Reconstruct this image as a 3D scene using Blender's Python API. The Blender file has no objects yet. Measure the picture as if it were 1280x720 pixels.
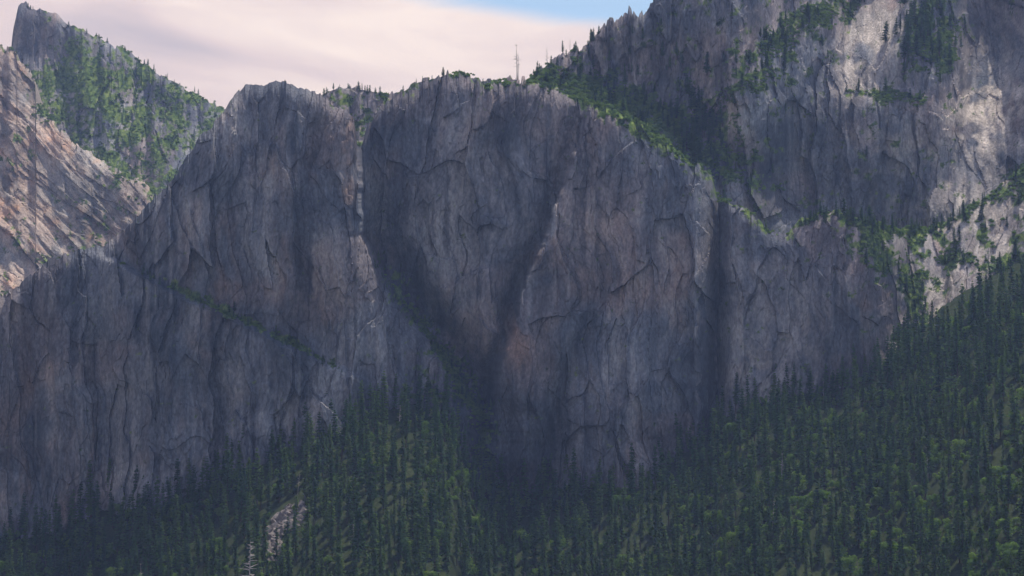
import bpy, math, numpy as np
from mathutils import Vector
rng=np.random.default_rng(7)
HAZE=.00005
F=640/math.tan(math.radians(14)); TH=math.radians(4.0)
def P(u,v,d):
    u=np.asarray(u,float);v=np.asarray(v,float);d=np.asarray(d,float)
    a=(u-640)/F; b=(360-v)/F
    yy=math.cos(TH)-b*math.sin(TH); zz=math.sin(TH)+b*math.cos(TH)
    s=d/yy
    return np.stack([a*s,d+0*a,zz*s],-1)
# ---------- noise ----------
def h2(i,j,s):
    n=(i.astype(np.int64)*374761393+j.astype(np.int64)*668265263+s*1442695041)&0xffffffff
    n=((n^(n>>13))*1274126177)&0xffffffff
    n=((n^(n>>15))*2246822519)&0xffffffff
    return ((n^(n>>16))&0xffffff)/float(0xffffff)
def vn(x,y,s=0):
    i=np.floor(x);j=np.floor(y);fx=x-i;fy=y-j
    fx=fx*fx*fx*(fx*(fx*6-15)+10);fy=fy*fy*fy*(fy*(fy*6-15)+10)
    a=h2(i,j,s);b=h2(i+1,j,s);c=h2(i,j+1,s);d=h2(i+1,j+1,s)
    return (a*(1-fx)+b*fx)*(1-fy)+(c*(1-fx)+d*fx)*fy
def fbm(x,y,s=0,o=5,g=.5):
    r=0;A=1;T=0
    for k in range(o):
        r=r+A*(vn(x*2**k+k*17.3,y*2**k+k*9.1,s+k)*2-1);T+=A;A*=g
    return r/T
def facets(x,y,s=0,tx=1.,ty=.6):
    i=np.floor(x);j=np.floor(y);best=np.full(x.shape,1e9);o=np.zeros(x.shape)
    for di in(-1,0,1):
        for dj in(-1,0,1):
            a=i+di;b=j+dj
            cx=a+h2(a,b,s);cy=b+h2(a,b,s+1)
            dd=(x-cx)**2+(y-cy)**2
            val=(h2(a,b,s+2)*2-1)+tx*(h2(a,b,s+3)*2-1)*(x-cx)+ty*(h2(a,b,s+4)*2-1)*(y-cy)
            m=dd<best;best=np.where(m,dd,best);o=np.where(m,val,o)
    return o
def ss(a,b,x):
    t=np.clip((x-a)/(b-a),0,1);return t*t*(3-2*t)
def pl(pts):
    a=np.array(pts,float);return lambda x:np.interp(x,a[:,0],a[:,1])
def ell(u,v,cu,cv,ru,rv,rot=0):
    c,s=math.cos(math.radians(rot)),math.sin(math.radians(rot))
    x=(u-cu)*c+(v-cv)*s;y=-(u-cu)*s+(v-cv)*c
    return np.exp(-((x/ru)**2+(y/rv)**2))
def warp(X,Z,s):
    return X+14*fbm(X/70,Z/70,s+50,3),Z+18*fbm(X/50,Z/50,s+60,3)
def relief(X,Z,s,big=1.,mid=1.,fine=1.):
    wx,wz=warp(X,Z,s)
    r=big*(24*fbm(wx/95,wz/300,s,4)+11*facets(wx/42,wz/130,s+5,1.,.35))
    r=r+mid*(4.5*facets(wx/15,wz/52,s+15,1.,.4)+3.5*fbm(X/11,Z/80,s+25,4)+3*np.abs(fbm(wx/24,wz/90,s+31,4)))
    r=r+fine*(1.0*facets(wx/5.5,wz/14,s+35)+1.1*fbm(X/3.5,Z/10,s+45,4))
    return r
def lerp(a,b,t):
    t=np.clip(t,0,1)[...,None];return a*(1-t)+b*t
def c3(*a):return np.array(a,float)
def rockcolor(X,Z,mask,s,lo=(.065,.078,.105),mi=(.165,.175,.21),hi=(.345,.345,.37),sv=1.,warmc=(.40,.25,.16),palec=(.56,.50,.46),black=1.):
    veg,warm,dark,pale=[mask[...,i] for i in range(4)]
    wx,wz=warp(X,Z,s)
    s1=fbm(wx/9,wz/(110*sv),s+201,5,.6);s2=fbm(wx/26,wz/(170*sv),s+211,5);bl=fbm(wx/45,wz/50,s+221,6,.6);fi=fbm(X/5,Z/9,s+231,4,.7)
    fa=facets(wx/15,wz/52,s+15,0,0);fb=facets(wx/42,wz/130,s+5,0,0)
    f=.6*s1+.7*s2+.9*bl+.3*fi+.16*fa+.16*fb+.03
    lo,mi,hi=c3(*lo),c3(*mi),c3(*hi)
    col=np.where((f<0)[...,None],lerp(mi[None,None],lo[None,None],-f/.7),lerp(mi[None,None],hi[None,None],f/.7))
    col=lerp(col,col*c3(1.2,1.0,.9)+c3(.02,.012,.007),ss(-.05,.35,fbm(wx/80,wz/70,s+241,4))*.75)
    w=warm*ss(-.25,.3,fbm(wx/16,wz/60,s+251,5,.6))
    col=lerp(col,.6*col*c3(1.7,1.1,.75)+.4*c3(*warmc),w*.8)
    col=lerp(col,c3(*palec)[None,None]*(1+.6*fi[...,None]+.4*s1[...,None]),pale*ss(-.4,.15,fbm(wx/14,wz/20,s+261,5,.6)))
    bs=ss(.12,.38,fbm(X/7+.6*fi,Z/200,s+271,4,.6))*ss(-.2,.25,fbm(X/60,Z/50,s+281,3))
    col=lerp(col,c3(.045,.05,.07)[None,None],bs*.6*black)
    ls=ss(.15,.4,fbm(X/4.5,Z/160,s+291,4,.6))*ss(-.05,.3,fbm(X/45,Z/70,s+301,3))
    col=lerp(col,c3(.38,.37,.39)[None,None],ls*.4)
    n=fbm(wx/30,wz/200,s+311,4);ck=np.exp(-(n/.010)**2)*ss(-.1,.2,fbm(X/40,Z/40,s+321,3))
    n=fbm((wx+.6*wz)/60,(wz-.6*wx)/60,s+331,4);ck2=.6*np.exp(-(n/.008)**2)*ss(.05,.3,fbm(X/50,Z/50,s+341,3))
    col=lerp(col,c3(.03,.03,.04)[None,None],.35*np.maximum(ck,ck2))
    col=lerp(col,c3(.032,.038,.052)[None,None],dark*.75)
    vv=veg+.9*fbm(X/7,Z/7,s+351,5,.65)
    g=fbm(X/4,Z/4,s+361,4,.7)
    gm=c3(.10,.155,.042)[None,None]
    gc=np.where((g<0)[...,None],lerp(gm,c3(.03,.055,.02)[None,None],-g/.4),lerp(gm,c3(.19,.24,.07)[None,None],g/.4))
    return lerp(col,gc,ss(.46,.6,vv))
# ---------- mesh ----------
def grid_mesh(name,pos,col,mat,smooth=False):
    R,C,_=pos.shape
    me=bpy.data.meshes.new(name)
    n=R*C;me.vertices.add(n);me.vertices.foreach_set('co',pos.reshape(-1).astype(np.float32))
    idx=np.arange(n).reshape(R,C)
    q=np.stack([idx[:-1,:-1],idx[:-1,1:],idx[1:,1:],idx[1:,:-1]],-1).reshape(-1,4)
    m=len(q);me.loops.add(m*4);me.loops.foreach_set('vertex_index',q.reshape(-1).astype(np.int32))
    me.polygons.add(m);me.polygons.foreach_set('loop_start',(np.arange(m)*4).astype(np.int32))
    me.polygons.foreach_set('loop_total',np.full(m,4,np.int32))
    me.polygons.foreach_set('use_smooth',np.full(m,smooth))
    if col is not None:
        c4=np.concatenate([np.clip(col,0,1),np.ones(col.shape[:-1]+(1,))],-1)
        at=me.attributes.new('rock','FLOAT_COLOR','POINT');at.data.foreach_set('color',c4.reshape(-1).astype(np.float32))
    me.update();me.validate()
    ob=bpy.data.objects.new(name,me);bpy.context.scene.collection.objects.link(ob)
    me.materials.append(mat);return ob
def tri_mesh(name,verts,faces,mats,midx=None):
    me=bpy.data.meshes.new(name);me.from_pydata([tuple(v) for v in verts],[],faces)
    for m in mats:me.materials.append(m)
    if midx is not None:me.polygons.foreach_set('material_index',np.array(midx,np.int32))
    me.update();return me
# ---------- materials ----------
class NB:
    def __init__(s,nt):s.nt=nt;s.L=nt.links
    def n(s,t,**k):
        x=s.nt.nodes.new(t)
        for a,b in k.items():setattr(x,a,b)
        return x
    def inp(s,sock,v):
        if isinstance(v,bpy.types.NodeSocket):s.L.new(v,sock)
        elif v is not None:sock.default_value=v
    def math(s,op,a,b=None,clamp=False):
        x=s.n('ShaderNodeMath',operation=op,use_clamp=clamp);s.inp(x.inputs[0],a)
        if b is not None:s.inp(x.inputs[1],b)
        return x.outputs[0]
    def scale(s,vec,sc):
        x=s.n('ShaderNodeVectorMath',operation='MULTIPLY');s.inp(x.inputs[0],vec);x.inputs[1].default_value=sc;return x.outputs[0]
    def noise(s,vec,sc,det=5,rough=.55,dist=0):
        x=s.n('ShaderNodeTexNoise');s.inp(x.inputs['Vector'],vec);x.inputs['Scale'].default_value=sc;x.inputs['Detail'].default_value=det;x.inputs['Roughness'].default_value=rough;x.inputs['Distortion'].default_value=dist;return x.outputs['Fac']
    def ramp(s,f,st):
        x=s.n('ShaderNodeValToRGB');s.inp(x.inputs[0],f);e=x.color_ramp.elements
        while len(e)<len(st):e.new(.5)
        for k,(p,c) in enumerate(st):
            e[k].position=p;e[k].color=(c if len(c)==4 else(*c,1)) if isinstance(c,tuple) else (c,c,c,1)
        return x.outputs[0]
    def mr(s,f,a,b,c=0.,d=1.):
        x=s.n('ShaderNodeMapRange',interpolation_type='SMOOTHSTEP');s.inp(x.inputs[0],f)
        for i,v in enumerate((a,b,c,d)):x.inputs[i+1].default_value=v
        return x.outputs[0]
    def mix(s,f,a,b,bt='MIX'):
        x=s.n('ShaderNodeMix',data_type='RGBA',blend_type=bt);s.inp(x.inputs[0],f)
        for i,v in ((6,a),(7,b)):
            if isinstance(v,tuple):v=(*v[:3],1)
            s.inp(x.inputs[i],v)
        return x.outputs[2]
def newmat(name):
    m=bpy.data.materials.new(name);m.use_nodes=True;nt=m.node_tree;nt.nodes.clear();b=NB(nt)
    o=b.n('ShaderNodeOutputMaterial');return m,b,o
def rock_mat(name,dist=1.3):
    m,b,o=newmat(name)
    g=b.n('ShaderNodeNewGeometry');pos=g.outputs['Position']
    at=b.n('ShaderNodeAttribute',attribute_name='rock')
    n=b.noise(b.scale(pos,(1,1,.5)),.4,4,.65)
    col=b.mix(.8,at.outputs['Color'],b.ramp(n,[(.34,.6),(.5,.97),(.66,1.4)]),'MULTIPLY')
    bp=b.n('ShaderNodeBump');bp.inputs['Strength'].default_value=.9;bp.inputs['Distance'].default_value=dist;b.L.new(n,bp.inputs['Height'])
    d=b.n('ShaderNodeBsdfDiffuse');b.L.new(col,d.inputs[0]);b.L.new(bp.outputs[0],d.inputs['Normal']);b.L.new(d.outputs[0],o.inputs[0])
    return m
def leaf_mat(name,c1,c2,c3,tr=.3):
    m,b,o=newmat(name);oi=b.n('ShaderNodeObjectInfo')
    col=b.ramp(oi.outputs['Random'],[(0,c1),(.5,c2),(1,c3)])
    d=b.n('ShaderNodeBsdfDiffuse');t=b.n('ShaderNodeBsdfTranslucent');mx=b.n('ShaderNodeMixShader');mx.inputs[0].default_value=tr
    b.L.new(col,d.inputs[0]);b.L.new(b.mix(1,col,(1.3,1.55,.75),'MULTIPLY'),t.inputs[0])
    b.L.new(d.outputs[0],mx.inputs[1]);b.L.new(t.outputs[0],mx.inputs[2]);b.L.new(mx.outputs[0],o.inputs[0]);return m
def plain_mat(name,c1,c2,sc=.6):
    m,b,o=newmat(name);g=b.n('ShaderNodeNewGeometry')
    col=b.ramp(b.noise(g.outputs['Position'],sc,3,.65),[(.3,c1),(.7,c2)])
    d=b.n('ShaderNodeBsdfDiffuse');b.L.new(col,d.inputs[0]);b.L.new(d.outputs[0],o.inputs[0]);return m
M_rock=rock_mat('granite')
M_soil=plain_mat('forest_floor',(.02,.03,.015),(.05,.062,.028),.3)
M_bark=plain_mat('bark',(.05,.035,.025),(.12,.09,.07),1.5)
M_snag=plain_mat('bleached_wood',(.30,.27,.25),(.55,.5,.46),1.5)
M_con=leaf_mat('conifer_foliage',(.035,.075,.04),(.065,.118,.05),(.115,.17,.06),.42)
M_oak=leaf_mat('broadleaf_foliage',(.09,.155,.04),(.125,.195,.05),(.165,.235,.06),.45)
M_bush=leaf_mat('shrub_foliage',(.07,.12,.035),(.12,.18,.05),(.16,.22,.065),.4)
# ---------- sheets ----------
PX=.78
def sheet(name,u0,u1,du,top,bot,rows,Dfn,maskfn,mat,jag=4,seed=1,back=(300,240),k=1.,rot=0,**ck):
    us=np.arange(u0,u1,du);t=np.linspace(0,1,rows)[:,None]
    J=jag(us) if callable(jag) else jag
    vt=top(us)+J*(fbm(us/14,us*0,seed+90,5,.6)+.7*facets(us/7,us*0,seed+95))
    vb=bot(us)
    V=vb[None]*(1-t)+vt[None]*t;U=np.broadcast_to(us[None],V.shape).copy()
    D=Dfn(U,V,vt[None])
    pos=P(U,V,D);mask=np.clip(np.stack(maskfn(U,V,vt[None]),-1),0,1)
    X,Z=XZ(U,V,k)
    if rot:
        c,s_=math.cos(math.radians(rot)),math.sin(math.radians(rot));X,Z=X*c+Z*s_,-X*s_+Z*c
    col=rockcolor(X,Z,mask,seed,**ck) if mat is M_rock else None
    nb=24;s=np.linspace(0,1,nb+1)[1:,None]
    tp=pos[-1]
    bk=np.stack([tp[None,:,0]+0*s,tp[None,:,1]+s*back[0],tp[None,:,2]-(s**1.3)*back[1]+ (s>0)*2*fbm(tp[None,:,0]/9,s*30,seed+7,3)],-1)
    full=np.concatenate([pos,bk],0)
    if col is not None:col=np.concatenate([col,np.repeat(col[-1:],nb,0)],0)
    grid_mesh(name,full,col,mat)
    return dict(U=U,V=V,pos=pos,mask=mask,vt=vt,us=us)
def XZ(U,V,k=1.):return (U-640)*PX*k,(540-V)*PX*k
topA=pl([(-200,470),(-120,430),(0,370),(30,350),(62,325),(100,312),(128,306),(150,292),(170,270),(200,240),(215,225),(230,200),(250,170),(272,150),(288,122),(296,112),(306,106),(330,108),(345,102),(362,102),(380,112),(400,116),(412,128),(430,135),(442,146),(446,180),(452,180),(462,155),(475,135),(490,122),(505,116),(520,112),(545,96),(560,89),(585,92),(603,103),(640,104),(660,105),(700,114),(720,122),(745,132),(765,135),(790,150),(815,166),(840,185),(855,198),(870,208),(888,220),(897,250),(910,330),(930,380)])
lineP=pl([(100,745),(130,735),(200,715),(370,652),(450,627),(560,600),(620,590),(760,580)])
gul=pl([(90,446),(170,447),(300,455),(380,500),(450,555),(520,595),(640,600)])
def DA(U,V,vt):
    X,Z=XZ(U,V);d=2000+(560-V)*PX*.10
    d=d+relief(X,Z,11)
    vr=330+(U-150)*.48+6*fbm(U/25,V*0,3)
    low=ss(-5,5,V-vr)*(1-ss(400,480,U))*ss(110,190,U)
    d=d-24*low
    d=d+30*ss(250,0,U)-14*ell(U,V,360,260,70,260)
    g=gul(V)+5*fbm(V/18,V*0,8)
    stp=ss(-4,5,U-g)
    d=d-14*ell(U,V,420,200,26,200)
    d=d+68*stp
    d=d+52*np.exp(-((U-g-22)/28)**2)*ss(200,330,V)
    lp=lineP(V)+6*fbm(V/22,V*0,12)
    d=d-(34+32*ss(100,700,V))*ss(-3,4,U-lp)+14*np.exp(-((U-lp+9)/9)**2)
    d=d-12*np.exp(-((U-lp-38)/30)**4)*ss(300,560,V)
    d=d+20*np.exp(-((U-lp-90)/16)**2)*ss(280,500,V)
    d=d-10*np.exp(-((U-800)/60)**2)
    d=d+60*ss(868,905,U)
    d=d+20*np.exp(-(V-vt)/8)
    return d
def MA(U,V,vt):
    n=fbm(U/40,V/40,77,4);e=V-vt
    veg=.6*np.exp(-e/9)*(U>560)+.2*np.exp(-e/5)
    vr=330+(U-150)*.48
    veg=veg+.8*np.exp(-((V-vr+6)/7)**2)*(U>150)*(U<420)*(n>-.1)
    g=gul(V)
    veg=veg+.5*np.exp(-((U-g-10)/16)**2)*ss(300,350,V)+.42*ell(U,V,540,500,60,60)
    veg=veg+.6*ell(U,V,800,162,60,16,35)
    warm=1.0*ell(U,V,436,215,8,60)+.55*ell(U,V,645,440,20,100,14)+.45*ell(U,V,300,330,80,70)+.45*ell(U,V,560,190,50,40)+.5*ell(U,V,60,560,100,90)+.3*ell(U,V,340,180,60,60)  # narrow warm strip: grazing sun on the tower's right edge, put into colour
    warm=warm+.2*ell(U,V,770,280,70,90)+.45*n
    lp=lineP(V)
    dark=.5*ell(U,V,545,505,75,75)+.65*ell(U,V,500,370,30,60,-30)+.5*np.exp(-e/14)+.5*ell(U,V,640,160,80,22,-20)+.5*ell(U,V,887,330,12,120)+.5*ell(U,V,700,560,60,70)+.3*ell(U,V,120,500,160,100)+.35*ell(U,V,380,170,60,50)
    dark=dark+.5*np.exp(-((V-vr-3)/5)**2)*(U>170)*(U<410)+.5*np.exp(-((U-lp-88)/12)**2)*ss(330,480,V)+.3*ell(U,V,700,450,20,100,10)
    dark=dark+.5*ss(0,5,U-g)*np.exp(-np.clip(U-g,0,None)/22)*(1-ss(330,420,V))+.3*ell(U,V,510,180,25,60)+.5*np.exp(-((U-lp+6)/8)**2)*ss(160,240,V)  # shade painted dark right of the gully edge and left of lineP
    pale=.6*ell(U,V,550,175,35,50)+.4*ell(U,V,700,260,80,70)+.35*ell(U,V,600,240,60,120)+.3*ell(U,V,250,280,60,60)
    return veg,warm,dark,pale*.8
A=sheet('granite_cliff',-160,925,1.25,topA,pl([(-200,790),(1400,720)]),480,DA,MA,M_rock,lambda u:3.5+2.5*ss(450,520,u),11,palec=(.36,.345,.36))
topC=pl([(860,300),(885,262),(900,250),(930,258),(960,288),(985,292),(1000,275),(1040,264),(1070,272),(1100,280),(1130,285),(1160,285),(1200,268),(1240,240),(1300,190),(1460,100)])
edgeC=pl([(240,1050),(270,1065),(300,1095),(345,1122),(380,1130),(430,1112),(480,1090),(720,1060)])
def integ(slopefn,U,V,k):
    S=slopefn(U,V);dz=np.diff(-V,axis=0)*PX*k
    c=(1/np.tan(np.radians(S)))[1:]*dz
    return np.concatenate([np.zeros((1,U.shape[1])),np.cumsum(c,0)],0)
def DC(U,V,vt):
    X,Z=XZ(U,V)
    def sl(U,V):
        r=ss(-8,14,U-edgeC(V)-6*fbm(V/15,V*0,5))*ss(500,450,V)
        return 82*(1-r)+r*(45+14*fbm(U/30,V/30,33,3))
    d=2010+integ(sl,U,V,1.)
    r=relief(X,Z,41,.6,.9,1.)
    d=d+r*(1-.3*ss(-8,14,U-edgeC(V)))+55*np.exp(-((U-893)/13)**2)-25*ell(U,V,1060,360,60,110)
    return d+14*np.exp(-(V-vt)/8)
def MC(U,V,vt):
    r=ss(-14,10,U-edgeC(V)-8*fbm(V/15,U/15,5));n=fbm(U/22,V/22,54,4)
    veg=.1+(.32+.9*n)*r+.5*np.exp(-(V-vt)/10)+.7*ell(U,V,1090,310,22,50,-30)
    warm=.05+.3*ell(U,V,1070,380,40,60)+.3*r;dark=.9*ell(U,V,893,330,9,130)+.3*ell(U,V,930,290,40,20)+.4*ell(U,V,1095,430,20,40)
    pale=r*(.7+1.1*fbm(U/30,V/30,71,4))+.4*ell(U,V,940,460,60,60)
    return veg,warm,dark,pale
C=sheet('granite_buttress',868,1470,1.3,topC,pl([(800,700),(1420,600)]),330,DC,MC,M_rock,3,41,sv=.5,black=.5,palec=(.46,.41,.375))
topB=pl([(560,150),(600,125),(620,104),(640,100),(665,95),(685,85),(700,72),(720,62),(735,48),(755,30),(770,22),(785,14),(800,18),(812,4),(830,-15),(900,-50),(1000,-70),(1460,-80)])
def gentle(U,V):
    g=np.clip(1.2*ell(U,V,810,150,85,34,20)+ell(U,V,690,105,60,18,10)*.8+1.5*ell(U,V,1090,35,34,85,25)+1.6*ell(U,V,1245,130,48,85,20)+.8*ell(U,V,1020,20,60,18,-20)+.8*ell(U,V,1165,45,40,35)+.9*ell(U,V,1200,240,60,30)+.8*ell(U,V,1110,120,70,12,5)+.6*ell(U,V,880,210,50,25)+.6*ell(U,V,960,60,30,50,35),0,1)
    return g
def DB(U,V,vt):
    X,Z=XZ(U,V,1.15)
    def sl(U,V):
        g=gentle(U,V);return 80-44*g+8*fbm(U/28,V/22,13,4)
    d=2130+130*ss(900,1020,U)+integ(sl,U,V,1.15)
    g=gentle(U,V)
    d=d+relief(X,Z,61,1.2,1.3,1.3)*(1-.6*g)
    d=d-45*ell(U,V,1180,120,60,140)+35*ell(U,V,960,220,50,50)-30*ell(U,V,860,60,40,90)
    return d+15*np.exp(-(V-vt)/8)
def MB(U,V,vt):
    g=gentle(U,V);n=fbm(U/18,V/18,84,4)
    veg=.1+.5*n+.8*ell(U,V,810,150,85,34,20)+.7*ell(U,V,690,105,60,22,10)+.6*ell(U,V,1020,25,60,18,-20)+.55*ell(U,V,1165,45,40,40)+.4*ell(U,V,900,200,60,35)+.6*ell(U,V,1110,120,60,9,5)+.3*ell(U,V,960,70,40,70,35)
    warm=.05+.3*g;dark=.45*ell(U,V,960,240,70,50)+.25*ell(U,V,1200,20,30,40)+.4*ell(U,V,1100,220,90,40)+.3*ell(U,V,830,50,60,60)
    pale=1.2*ell(U,V,1095,40,34,90,25)+1.2*ell(U,V,1245,130,48,88,20)+.9*ell(U,V,1210,280,60,40)+.5*ell(U,V,1150,180,60,30)+.5*n
    pale=pale*(1-.6*ell(U,V,1165,45,30,30))
    veg=veg*(1-.7*np.clip(ell(U,V,1095,40,22,75,25)+ell(U,V,1245,130,40,80,20),0,1))
    return veg,warm,dark,pale
B=sheet('mountain_ridge',570,1460,1.5,topB,pl([(500,380),(1400,380)]),360,DB,MB,M_rock,8,61,k=1.15,sv=.45,palec=(.55,.49,.45))
topF=pl([(-220,0),(-60,30),(0,56),(20,70),(36,84),(44,100),(40,120),(60,140),(75,165),(100,185),(140,205),(175,228),(200,245),(240,285),(330,360)])
def DF(U,V,vt):
    X,Z=XZ(U,V,1.4)
    d=2800+integ(lambda U,V:44+13*fbm((U+V)/40,(U-V)/18,13,4),U,V,1.4)+.9*X*-.2
    return d+relief((X+Z)*.7,(X-Z)*.5,101,.5,1.1,1.4)+12*np.exp(-(V-vt)/8)
def MF(U,V,vt):
    n=fbm((U+V)/14,(U-V)/30,84,4);n2=fbm(U/25,V/25,5,4)
    return .12+.6*n2+.4*np.exp(-(V-vt)/7),.3+n*.9+.5*ell(U,V,20,200,50,50),.0+.8*fbm((U+V)/9,(U-V)/40,95,4),.3+.5*n
Fs=sheet('granite_slope',-220,330,1.3,topF,pl([(-220,450),(330,450)]),260,DF,MF,M_rock,5,101,k=1.4,rot=40,sv=.5,black=.6,lo=(.12,.11,.11),mi=(.26,.235,.225),hi=(.42,.38,.355),warmc=(.44,.26,.15),palec=(.48,.44,.41))
topE=pl([(-220,90),(-60,80),(0,70),(14,62),(16,40),(22,12),(32,5),(50,9),(70,19),(100,36),(125,45),(150,60),(175,77),(200,92),(220,104),(250,121),(275,130),(300,150),(340,175),(420,230)])
def DE(U,V,vt):
    X,Z=XZ(U,V,1.6)
    def sl(U,V):
        c=ell(U,V,50,40,50,36,25)+.6*ell(U,V,130,160,70,12,40)+.7*ell(U,V,210,120,70,10,32)
        return 38+38*np.clip(c,0,1)+11*fbm(U/25,V/25,3,4)
    return 3150+integ(sl,U,V,1.6)+relief(X,Z,121,.6,.9,1.)+15*np.exp(-(V-vt)/6)
def ME(U,V,vt):
    n=fbm(U/20,V/20,184,4)
    return .6+.6*n-.85*ell(U,V,45,40,45,32,25)+.4*ell(U,V,130,120,70,30,35),.2+0*U,.2+.5*ell(U,V,50,40,50,32,25)+.4*n,.1+.3*n
E=sheet('mountain_peak',-220,400,1.5,topE,pl([(-220,330),(420,330)]),230,DE,ME,M_rock,4,121,k=1.6,sv=.4)
topG=pl([(360,150),(385,128),(405,118),(420,112),(440,109),(460,113),(480,118),(500,112),(520,104),(545,99),(640,100)])
G=sheet('far_ridge',360,640,1.5,topG,pl([(300,260),(700,260)]),110,lambda U,V,vt:2500+integ(lambda U,V:52+20*fbm(U/15,V/15,5,4),U,V,1.2)+relief(*XZ(U,V,1.2),141,.6,1.2,1.2),
  lambda U,V,vt:(.4+.7*fbm(U/14,V/14,19,4),.3+0*U,.2+0*U,.25+0*U),M_rock,3,141,k=1.2,sv=.4)
vH=pl([(-200,680),(0,662),(100,645),(200,600),(300,552),(420,512),(500,500),(560,512),(590,585),(620,615),(700,600),(830,572),(880,552),(920,515),(1000,484),(1080,476),(1130,442),(1200,400),(1240,378),(1280,362),(1500,254)])
T=.45
def DH(U,V,vt):
    k=(V-540)/F;kt=(vt-540)/F
    return 2030*(T+kt)/(T+k)+9*fbm(U/60,V/40,7,4)
H=sheet('forest_slope',-200,1500,6,lambda u:vH(u),pl([(-200,1080),(1500,1080)]),160,DH,lambda U,V,vt:(0*U,0*U,0*U,0*U),M_soil,0,151,back=(150,-40))
g=12000;xs=np.linspace(-g,g,60);ys=np.linspace(-4000,9000,60)
X,Y=np.meshgrid(xs,ys);grid_mesh('valley_ground',np.stack([X,Y,-300+10*fbm(X/900,Y/900,2)],-1),None,M_soil)
# ---------- vegetation prototypes ----------
def trunk(vs,fs,h,r,n=5,lean=(0,0)):
    k0=len(vs);L=5
    for i in range(L+1):
        t=i/L
        for a in range(n):
            an=a/n*2*math.pi;rr=r*(1-t)**.8+.03
            vs.append((math.cos(an)*rr+lean[0]*t,math.sin(an)*rr+lean[1]*t,t*h-2*(i==0)))
    for i in range(L):
        for a in range(n):
            fs.append((k0+i*n+a,k0+i*n+(a+1)%n,k0+(i+1)*n+(a+1)%n,k0+(i+1)*n+a))
def conifer(name,h,R,seed,bare=.12,dens=1.):
    r=np.random.default_rng(seed);vs=[];fs=[];mi=[]
    trunk(vs,fs,h,h*.014);mi+=[0]*len(fs)
    lv=int(h*.66*dens)
    gap=r.uniform(0,6.28)
    for i in range(lv):
        t=bare+(1-bare)*(i+r.uniform(-.3,.3))/lv;t=min(max(t,bare),.99)
        prof=((1-t)**.8)*min(1,(t-bare)/.14+.4)*r.uniform(.75,1.2)
        nb=int(r.integers(5,8)) if t<.9 else 4
        for b in range(nb):
            an=r.uniform(0,6.28);L=R*prof*r.uniform(.5,1.15)*(1-.25*max(0,math.cos(an-gap)))+.5
            z0=t*h;up=r.uniform(-.3,.05)+.4*t
            ns=max(2,int(L/1.0))
            for s in range(ns):
                q=(s+.6)/ns;w=(1.15*(1-q)+.5)*min(1.,L/2.5+.35)
                cx=math.cos(an)*L*q;cy=math.sin(an)*L*q;cz=z0+up*L*q-.12*L*q*q
                for kk in range(2):
                    dx=np.array([math.cos(an+r.uniform(-.7,.7)),math.sin(an+r.uniform(-.7,.7)),r.uniform(-.5,.25)])*w*.8
                    dy=np.array([-math.sin(an),math.cos(an),r.uniform(-.6,.6)])*w*.75
                    c=np.array([cx,cy,cz])+r.normal(0,.22,3)*w
                    k0=len(vs);vs+= [tuple(c-dx*.8),tuple(c+dy-dx*.1),tuple(c+dx),tuple(c-dy-dx*.1-np.array([0,0,.25*w]))]
                    fs.append((k0,k0+1,k0+2,k0+3));mi.append(1)
    return bpy.data.objects.new(name,tri_mesh(name,vs,fs,[M_bark,M_con],mi))
def broad(name,h,R,seed,mat,nl=800,ls=.8):
    r=np.random.default_rng(seed);vs=[];fs=[];mi=[]
    trunk(vs,fs,h*.6,h*.025)
    ncl=14;cl=[]
    for i in range(ncl):
        a=r.uniform(0,6.28);rr=R*math.sqrt(r.uniform(0,.65));z=h*r.uniform(.35,.88)
        cl.append((math.cos(a)*rr,math.sin(a)*rr,z,R*r.uniform(.28,.5)))
        k0=len(vs);d=.12
        vs+=[(d,0,h*.3),(-d,d,h*.3),(0,-d,h*.3),(cl[-1][0],cl[-1][1],z)];fs+=[(k0,k0+1,k0+3),(k0+1,k0+2,k0+3),(k0+2,k0,k0+3)]
    mi+=[0]*len(fs)
    for i in range(nl):
        x,y,z,q=cl[r.integers(ncl)];dv=r.normal(0,1,3);dv/=np.linalg.norm(dv);c=np.array([x,y,z])+dv*q*r.uniform(.7,1.05)*np.array([1,1,.8])
        a=r.normal(0,1,3);a-=a.dot(dv)*dv*.7;a/=np.linalg.norm(a);b=np.cross(dv,a)+r.normal(0,.3,3);w=ls*r.uniform(.6,1.2)
        k0=len(vs);vs+=[tuple(c-a*w),tuple(c-b*w*.7),tuple(c+a*w),tuple(c+b*w*.7)];fs.append((k0,k0+1,k0+2,k0+3));mi.append(1)
    return bpy.data.objects.new(name,tri_mesh(name,vs,fs,[M_bark,mat],mi))
def shrub(name,seed):
    r=np.random.default_rng(seed);vs=[];fs=[]
    for i in range(110):
        dv=r.normal(0,1,3);dv[2]=abs(dv[2]);dv/=np.linalg.norm(dv);c=dv*np.array([1.4,1.4,1.1])*r.uniform(.55,1.1)
        a=r.normal(0,1,3);a/=np.linalg.norm(a);b=np.cross(a,dv);w=r.uniform(.25,.5);k0=len(vs)
        vs+=[tuple(c-a*w),tuple(c-b*w),tuple(c+a*w),tuple(c+b*w)];fs.append((k0,k0+1,k0+2,k0+3))
    return bpy.data.objects.new(name,tri_mesh(name,vs,fs,[M_bush]))
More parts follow.
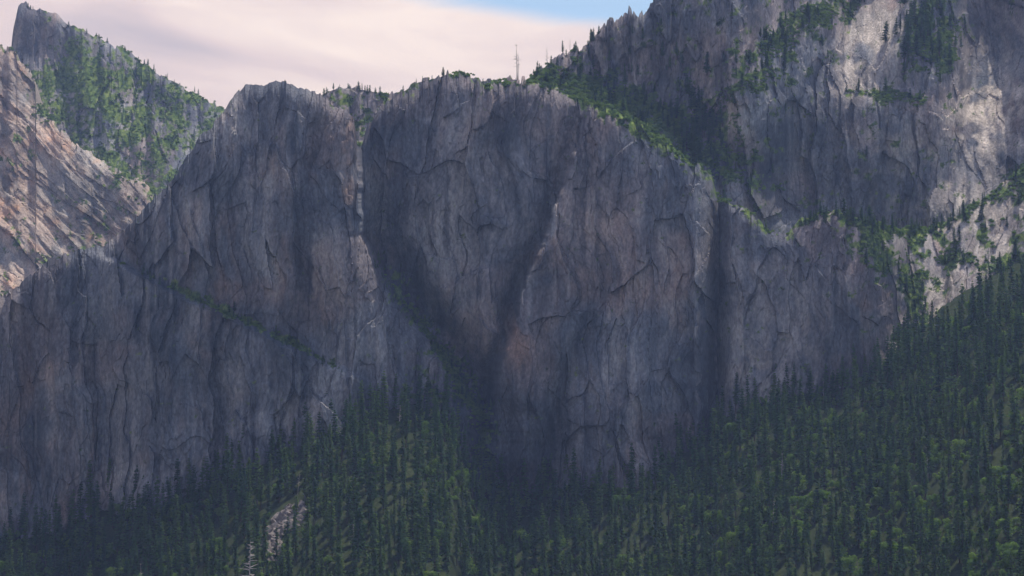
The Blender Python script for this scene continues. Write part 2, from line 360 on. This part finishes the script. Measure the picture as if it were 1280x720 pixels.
def snag(name,h,seed,nb=26,L0=.16,w0=.14):
    r=np.random.default_rng(seed);vs=[];fs=[];trunk(vs,fs,h,h*.013,6,(h*.02,0))
    for i in range(nb):
        t=r.uniform(.35,.98);a=r.uniform(0,6.28);L=h*L0*(1.15-t)*r.uniform(.4,1.2)+.5;z=t*h;w=w0
        p0=np.array([h*.02*t,0,z]);p1=p0+np.array([math.cos(a)*L,math.sin(a)*L,r.uniform(-.15,.35)*L]);k0=len(vs)
        for p,ww in((p0,w),(p1,.3*w)):
            vs+=[tuple(p+np.array([0,0,ww])),tuple(p+np.array([-math.sin(a)*ww,math.cos(a)*ww,-ww])),tuple(p-np.array([-math.sin(a)*ww,math.cos(a)*ww,ww]))]
        for e in range(3):fs.append((k0+e,k0+(e+1)%3,k0+3+(e+1)%3,k0+3+e))
    return bpy.data.objects.new(name,tri_mesh(name,vs,fs,[M_snag]))
def boulder(name,seed):
    import bmesh
    r=np.random.default_rng(seed);bm=bmesh.new()
    for i in range(16):
        v=r.normal(0,1,3);v/=np.linalg.norm(v);bm.verts.new(v*np.array([1.2,1,.75])*r.uniform(.8,1.1))
    bmesh.ops.convex_hull(bm,input=bm.verts);me=bpy.data.meshes.new(name);bm.to_mesh(me);bm.free();me.materials.append(M_talus)
    return bpy.data.objects.new(name,me)
M_talus=plain_mat('talus_granite',(.10,.09,.09),(.28,.25,.24),.3)
def coll(name,obs):
    c=bpy.data.collections.new(name)
    for o in obs:c.objects.link(o)
    return c
C_con=coll('conifer_kinds',[conifer('conifer_a%d'%i,h,R,20+i,b) for i,(h,R,b) in enumerate([(30,5.4,.1),(34,6.,.16),(27,5.8,.06),(38,5.8,.2),(30,4.6,.1),(24,5.0,.05),(32,6.8,.12)])])
C_oak=coll('broadleaf_kinds',[broad('broadleaf_a%d'%i,h,R,40+i,M_oak) for i,(h,R) in enumerate([(14,6),(17,7),(12,6.5),(15,5)])])
C_bush=coll('shrub_kinds',[shrub('shrub_a%d'%i,60+i) for i in range(3)])
C_snag=coll('snag_kinds',[snag('snag_a%d'%i,26,70+i) for i in range(3)])
C_rock=coll('boulder_kinds',[boulder('boulder_a%d'%i,80+i) for i in range(4)])
def scatter(name,pts,scl,col,tilt=False,wide=(.85,1.2)):
    n=len(pts);me=bpy.data.meshes.new(name);me.vertices.add(n);me.vertices.foreach_set('co',np.asarray(pts,np.float32).reshape(-1))
    a=me.attributes.new('scl','FLOAT_VECTOR','POINT');s=np.asarray(scl,float);w=s*rng.uniform(*wide,n);a.data.foreach_set('vector',np.stack([w,w,s],-1).reshape(-1).astype(np.float32))
    a=me.attributes.new('rot','FLOAT_VECTOR','POINT');tl=.6 if tilt else .03
    a.data.foreach_set('vector',np.stack([rng.normal(0,tl,n),rng.normal(0,tl,n),rng.uniform(0,6.28,n)],-1).reshape(-1).astype(np.float32))
    me.update();ob=bpy.data.objects.new(name,me);bpy.context.scene.collection.objects.link(ob)
    ng=bpy.data.node_groups.new(name+'_gn','GeometryNodeTree');ng.interface.new_socket('Geometry',in_out='INPUT',socket_type='NodeSocketGeometry');ng.interface.new_socket('Geometry',in_out='OUTPUT',socket_type='NodeSocketGeometry')
    N=ng.nodes;I=N.new('NodeGroupInput');O=N.new('NodeGroupOutput');ip=N.new('GeometryNodeInstanceOnPoints');ci=N.new('GeometryNodeCollectionInfo')
    ci.inputs['Collection'].default_value=col;ci.inputs['Separate Children'].default_value=True;ci.inputs['Reset Children'].default_value=True
    ip.inputs['Pick Instance'].default_value=True
    na=N.new('GeometryNodeInputNamedAttribute');na.data_type='FLOAT_VECTOR';na.inputs[0].default_value='scl'
    nr=N.new('GeometryNodeInputNamedAttribute');nr.data_type='FLOAT_VECTOR';nr.inputs[0].default_value='rot'
    ri=N.new('FunctionNodeRandomValue');ri.data_type='INT'
    for s_ in ri.inputs:
        if s_.enabled and s_.name=='Max':s_.default_value=50
    L=ng.links;L.new(I.outputs[0],ip.inputs['Points']);L.new(ci.outputs[0],ip.inputs['Instance'])
    L.new([o for o in na.outputs if o.enabled][0],ip.inputs['Scale']);L.new([o for o in nr.outputs if o.enabled][0],ip.inputs['Rotation'])
    L.new([o for o in ri.outputs if o.enabled][0],ip.inputs['Instance Index']);L.new(ip.outputs[0],O.inputs[0])
    m=ob.modifiers.new('scatter','NODES');m.node_group=ng;return ob
def pick(S,w,n):
    w=np.clip(w,0,None);p=S['pos']
    dx=np.linalg.norm(np.diff(p,axis=1),axis=-1);dx=np.concatenate([dx,dx[:,-1:]],1)
    dz=np.linalg.norm(np.diff(p,axis=0),axis=-1);dz=np.concatenate([dz,dz[-1:]],0)
    dy=np.abs(np.diff(p[...,1],axis=0));dy=np.concatenate([dy,dy[-1:]],0)+.15*dz
    ww=(w*np.minimum(dx,8)*np.minimum(dy,30)).reshape(-1);ww/=ww.sum()
    i=rng.choice(len(ww),n,p=ww,replace=True);q=p.reshape(-1,3)[i].copy();jit=np.minimum(dx.reshape(-1)[i],8)*.5
    q[:,0]+=rng.uniform(-1,1,n)*jit;return q,i
def thin(q,i,dmin):
    keep=[];cells={}
    for k in range(len(q)):
        x,y=q[k,0],q[k,1];c=(int(x//dmin),int(y//dmin));ok=True
        for a in(-1,0,1):
            for b in(-1,0,1):
                for (xx,yy) in cells.get((c[0]+a,c[1]+b),()):
                    if (xx-x)**2+(yy-y)**2<dmin*dmin:ok=False
        if ok:cells.setdefault(c,[]).append((x,y));keep.append(k)
    return q[keep],i[keep]
U,V=H['U'],H['V']
talus=ell(U,V,362,650,34,20,-40)+ell(U,V,335,690,14,20)
w=(V<800)*1.*(1-.97*np.clip(1.5*talus,0,1))*(.75+.5*fbm(U/50,V/30,3,3))
q,i=pick(H,w,9000);q,i=thin(q,i,9.2);print('conifers',len(q))
hU=U.reshape(-1)[i];hV=V.reshape(-1)[i]
cl=fbm(q[:,0]/30,q[:,1]/30,9,3)+.25*ss(700,1250,hU)*ss(470,600,hV)-.2+.2*ell(hU,hV,540,600,80,40)
oak=cl>.32
sc=rng.uniform(.75,1.35,len(q))+.3*(rng.random(len(q))<.18)
q[:,2]-=.5
scatter('conifer_forest',q[~oak],sc[~oak],C_con,wide=(.85,1.1))
q2,i2=pick(H,w*(.15+1.*(fbm(U/30,V/20,9,3)+.4*ss(800,1250,U)*ss(470,600,V)>.18)),1700)
qo=np.concatenate([q[oak],q2]);scatter('broadleaf_forest',qo,rng.uniform(.4,1.0,len(qo)),C_oak)
def ontop(S,u0,u1,n,depth=3):
    us=S['us'];c=np.where((us>=u0)&(us<=u1))[0];c=rng.choice(c,n);r=S['pos'].shape[0]-1-rng.integers(0,depth,n);return S['pos'][r,c]
L=[];Ls=[]
def add(q,lo,hi):
    L.append(q);Ls.append(rng.uniform(lo,hi,len(q)))
add(ontop(A,540,900,34),.1,.32);add(ontop(A,190,440,14),.05,.12)
add(ontop(B,600,700,6),.12,.3);add(ontop(B,700,830,9),.2,.45)
add(ontop(E,20,300,22),.2,.4);add(ontop(G,395,545,26),.15,.45);add(ontop(C,1000,1240,50,12),.2,.5)
U,V=B['U'],B['V'];wb=np.clip(1.*ell(U,V,880,175,28,35)+.4*ell(U,V,840,130,50,35)+.25*ell(U,V,790,110,45,25)+1.0*ell(U,V,1165,45,30,32)+.4*ell(U,V,760,80,60,30)+.5*ell(U,V,950,110,90,90)*(fbm(U/18,V/18,84,4)>.1)+.5*(B['mask'][...,0]>.35)*ss(.4,.9,1-ell(U,V,1245,130,50,80)),0,1)
add(pick(B,wb,430)[0],.2,.6)
add(pick(B,ell(U,V,880,165,22,35)+.6*ell(U,V,1150,45,25,30),80)[0],.6,1.1)
U,V=C['U'],C['V'];add(pick(C,ell(U,V,1090,270,60,14)+.5*(C['mask'][...,0]>.45),300)[0],.2,.65)
U,V=A['U'],A['V'];vr=330+(U-150)*.48
add(pick(A,np.exp(-((V-vr+4)/6)**2)*(U>170)*(U<430)+.7*ell(U,V,545,500,55,60)+.5*np.exp(-((U-gul(V)-14)/14)**2)*ss(290,340,V),260)[0],.12,.38)
U,V=E['U'],E['V'];add(pick(E,(E['mask'][...,0]>.5)*1.,180)[0],.15,.35)
U,V=Fs['U'],Fs['V'];add(pick(Fs,(Fs['mask'][...,0]>.42)*1.+1.5*np.exp(-(V-Fs['vt'][None])/12),120)[0],.15,.35)
q=np.concatenate(L);q[:,2]-=1;scatter('ridge_conifer_trees',q,np.concatenate(Ls),C_con,wide=(1.,1.9))
L=[]
for S,n in((A,1700),(B,4800),(C,2600),(E,3600),(Fs,600),(G,400)):
    w=ss(.3,.7,S['mask'][...,0]);L.append(pick(S,w,n)[0])
q=np.concatenate(L);q[:,2]-=.3;scatter('cliff_shrubs',q,rng.uniform(.8,2.2,len(q)),C_bush)
q=np.concatenate([B['pos'][-3,[np.argmin(abs(B['us']-x))for x in(646,648,684,712)]],pick(H,(H['V']<760)*1.,14)[0]])
scatter('dead_snags',q,np.concatenate([[1.5,1.1,.9,.6],rng.uniform(.8,1.1,14)]),C_snag)
U,V=H['U'],H['V'];q,_=pick(H,(ell(U,V,362,650,26,13,-40)+ell(U,V,338,688,10,16))>.4,2400);q[:,1]+=rng.uniform(-3,3,len(q));scatter('talus_boulders',q,rng.gamma(2.,.7,len(q))+.3,C_rock,True)
sn=snag('dead_tree',44,91,46,.2,.3);bpy.context.scene.collection.objects.link(sn)
sn.location=P(311,752,1460)
# ---------- haze ----------
import bmesh
bm=bmesh.new();bmesh.ops.create_cube(bm,size=1);me=bpy.data.meshes.new('haze_air');bm.to_mesh(me);bm.free()
hz=bpy.data.objects.new('haze_air',me);bpy.context.scene.collection.objects.link(hz);hz.scale=(9000,7000,1600);hz.location=(0,3000,420)
m,b,o=newmat('haze');vsn=b.n('ShaderNodeVolumeScatter');vsn.inputs['Color'].default_value=(.40,.56,1,1);vsn.inputs['Density'].default_value=HAZE;vsn.inputs['Anisotropy'].default_value=.3
b.L.new(vsn.outputs[0],o.inputs['Volume']);me.materials.append(m)
# ---------- light ----------
EL,AZ=math.radians(67),math.radians(36)
sd=Vector((math.sin(AZ)*math.cos(EL),math.cos(AZ)*math.cos(EL),math.sin(EL)))
sl=bpy.data.lights.new('sun','SUN');sl.energy=5;sl.angle=math.radians(.5);sl.color=(1,.93,.84)
so=bpy.data.objects.new('sun',sl);so.rotation_euler=sd.to_track_quat('Z','Y').to_euler();bpy.context.scene.collection.objects.link(so)
wd=bpy.data.worlds.new('World');bpy.context.scene.world=wd;wd.use_nodes=True;nt=wd.node_tree;nt.nodes.clear();b=NB(nt)
out=b.n('ShaderNodeOutputWorld');sky=b.n('ShaderNodeTexSky',sky_type='NISHITA');sky.sun_disc=False;sky.sun_elevation=EL;sky.sun_rotation=AZ;sky.altitude=1200
bg=b.n('ShaderNodeBackground');bg.inputs[1].default_value=.145;b.L.new(sky.outputs[0],bg.inputs[0])
tc=b.n('ShaderNodeTexCoord');dr=tc.outputs['Generated'];sx=b.n('ShaderNodeSeparateXYZ');b.L.new(dr,sx.inputs[0])
st=b.scale(dr,(1,1,4.5));n1=b.noise(st,5,5,.55,.6);n2=b.noise(b.scale(dr,(1,1,6)),2.2,4,.5,.5)
cc=b.ramp(b.math('ADD',b.math('MULTIPLY',n1,.6),b.math('MULTIPLY',n2,.4)),[(.36,(.50,.45,.53)),(.5,(.74,.62,.65)),(.62,(.94,.81,.78))])
bc=b.n('ShaderNodeBackground');b.L.new(cc,bc.inputs[0]);bc.inputs[1].default_value=1.05
e_=b.math('ADD',sx.outputs[2],b.math('MULTIPLY',sx.outputs[0],.16));e_=b.math('ADD',e_,b.math('MULTIPLY',b.math('SUBTRACT',n1,.5),.03))
m1=b.mr(e_,.200,.212,1,0)
m2=b.math('MULTIPLY',b.mr(n2,.5,.62),b.mr(sx.outputs[2],.25,.4,0,.6))
mk=b.math('MAXIMUM',m1,m2)
mx=b.n('ShaderNodeMixShader');b.L.new(mk,mx.inputs[0]);b.L.new(bg.outputs[0],mx.inputs[1]);b.L.new(bc.outputs[0],mx.inputs[2]);b.L.new(mx.outputs[0],out.inputs[0])
cd=bpy.data.cameras.new('camera');cd.sensor_width=36;cd.lens=18/math.tan(math.radians(14));cd.clip_start=1;cd.clip_end=30000
co=bpy.data.objects.new('camera',cd);co.rotation_euler=(math.pi/2+TH,0,0);bpy.context.scene.collection.objects.link(co)
sc=bpy.context.scene;sc.camera=co;sc.view_settings.view_transform='Standard';sc.view_settings.look='None';sc.view_settings.exposure=0
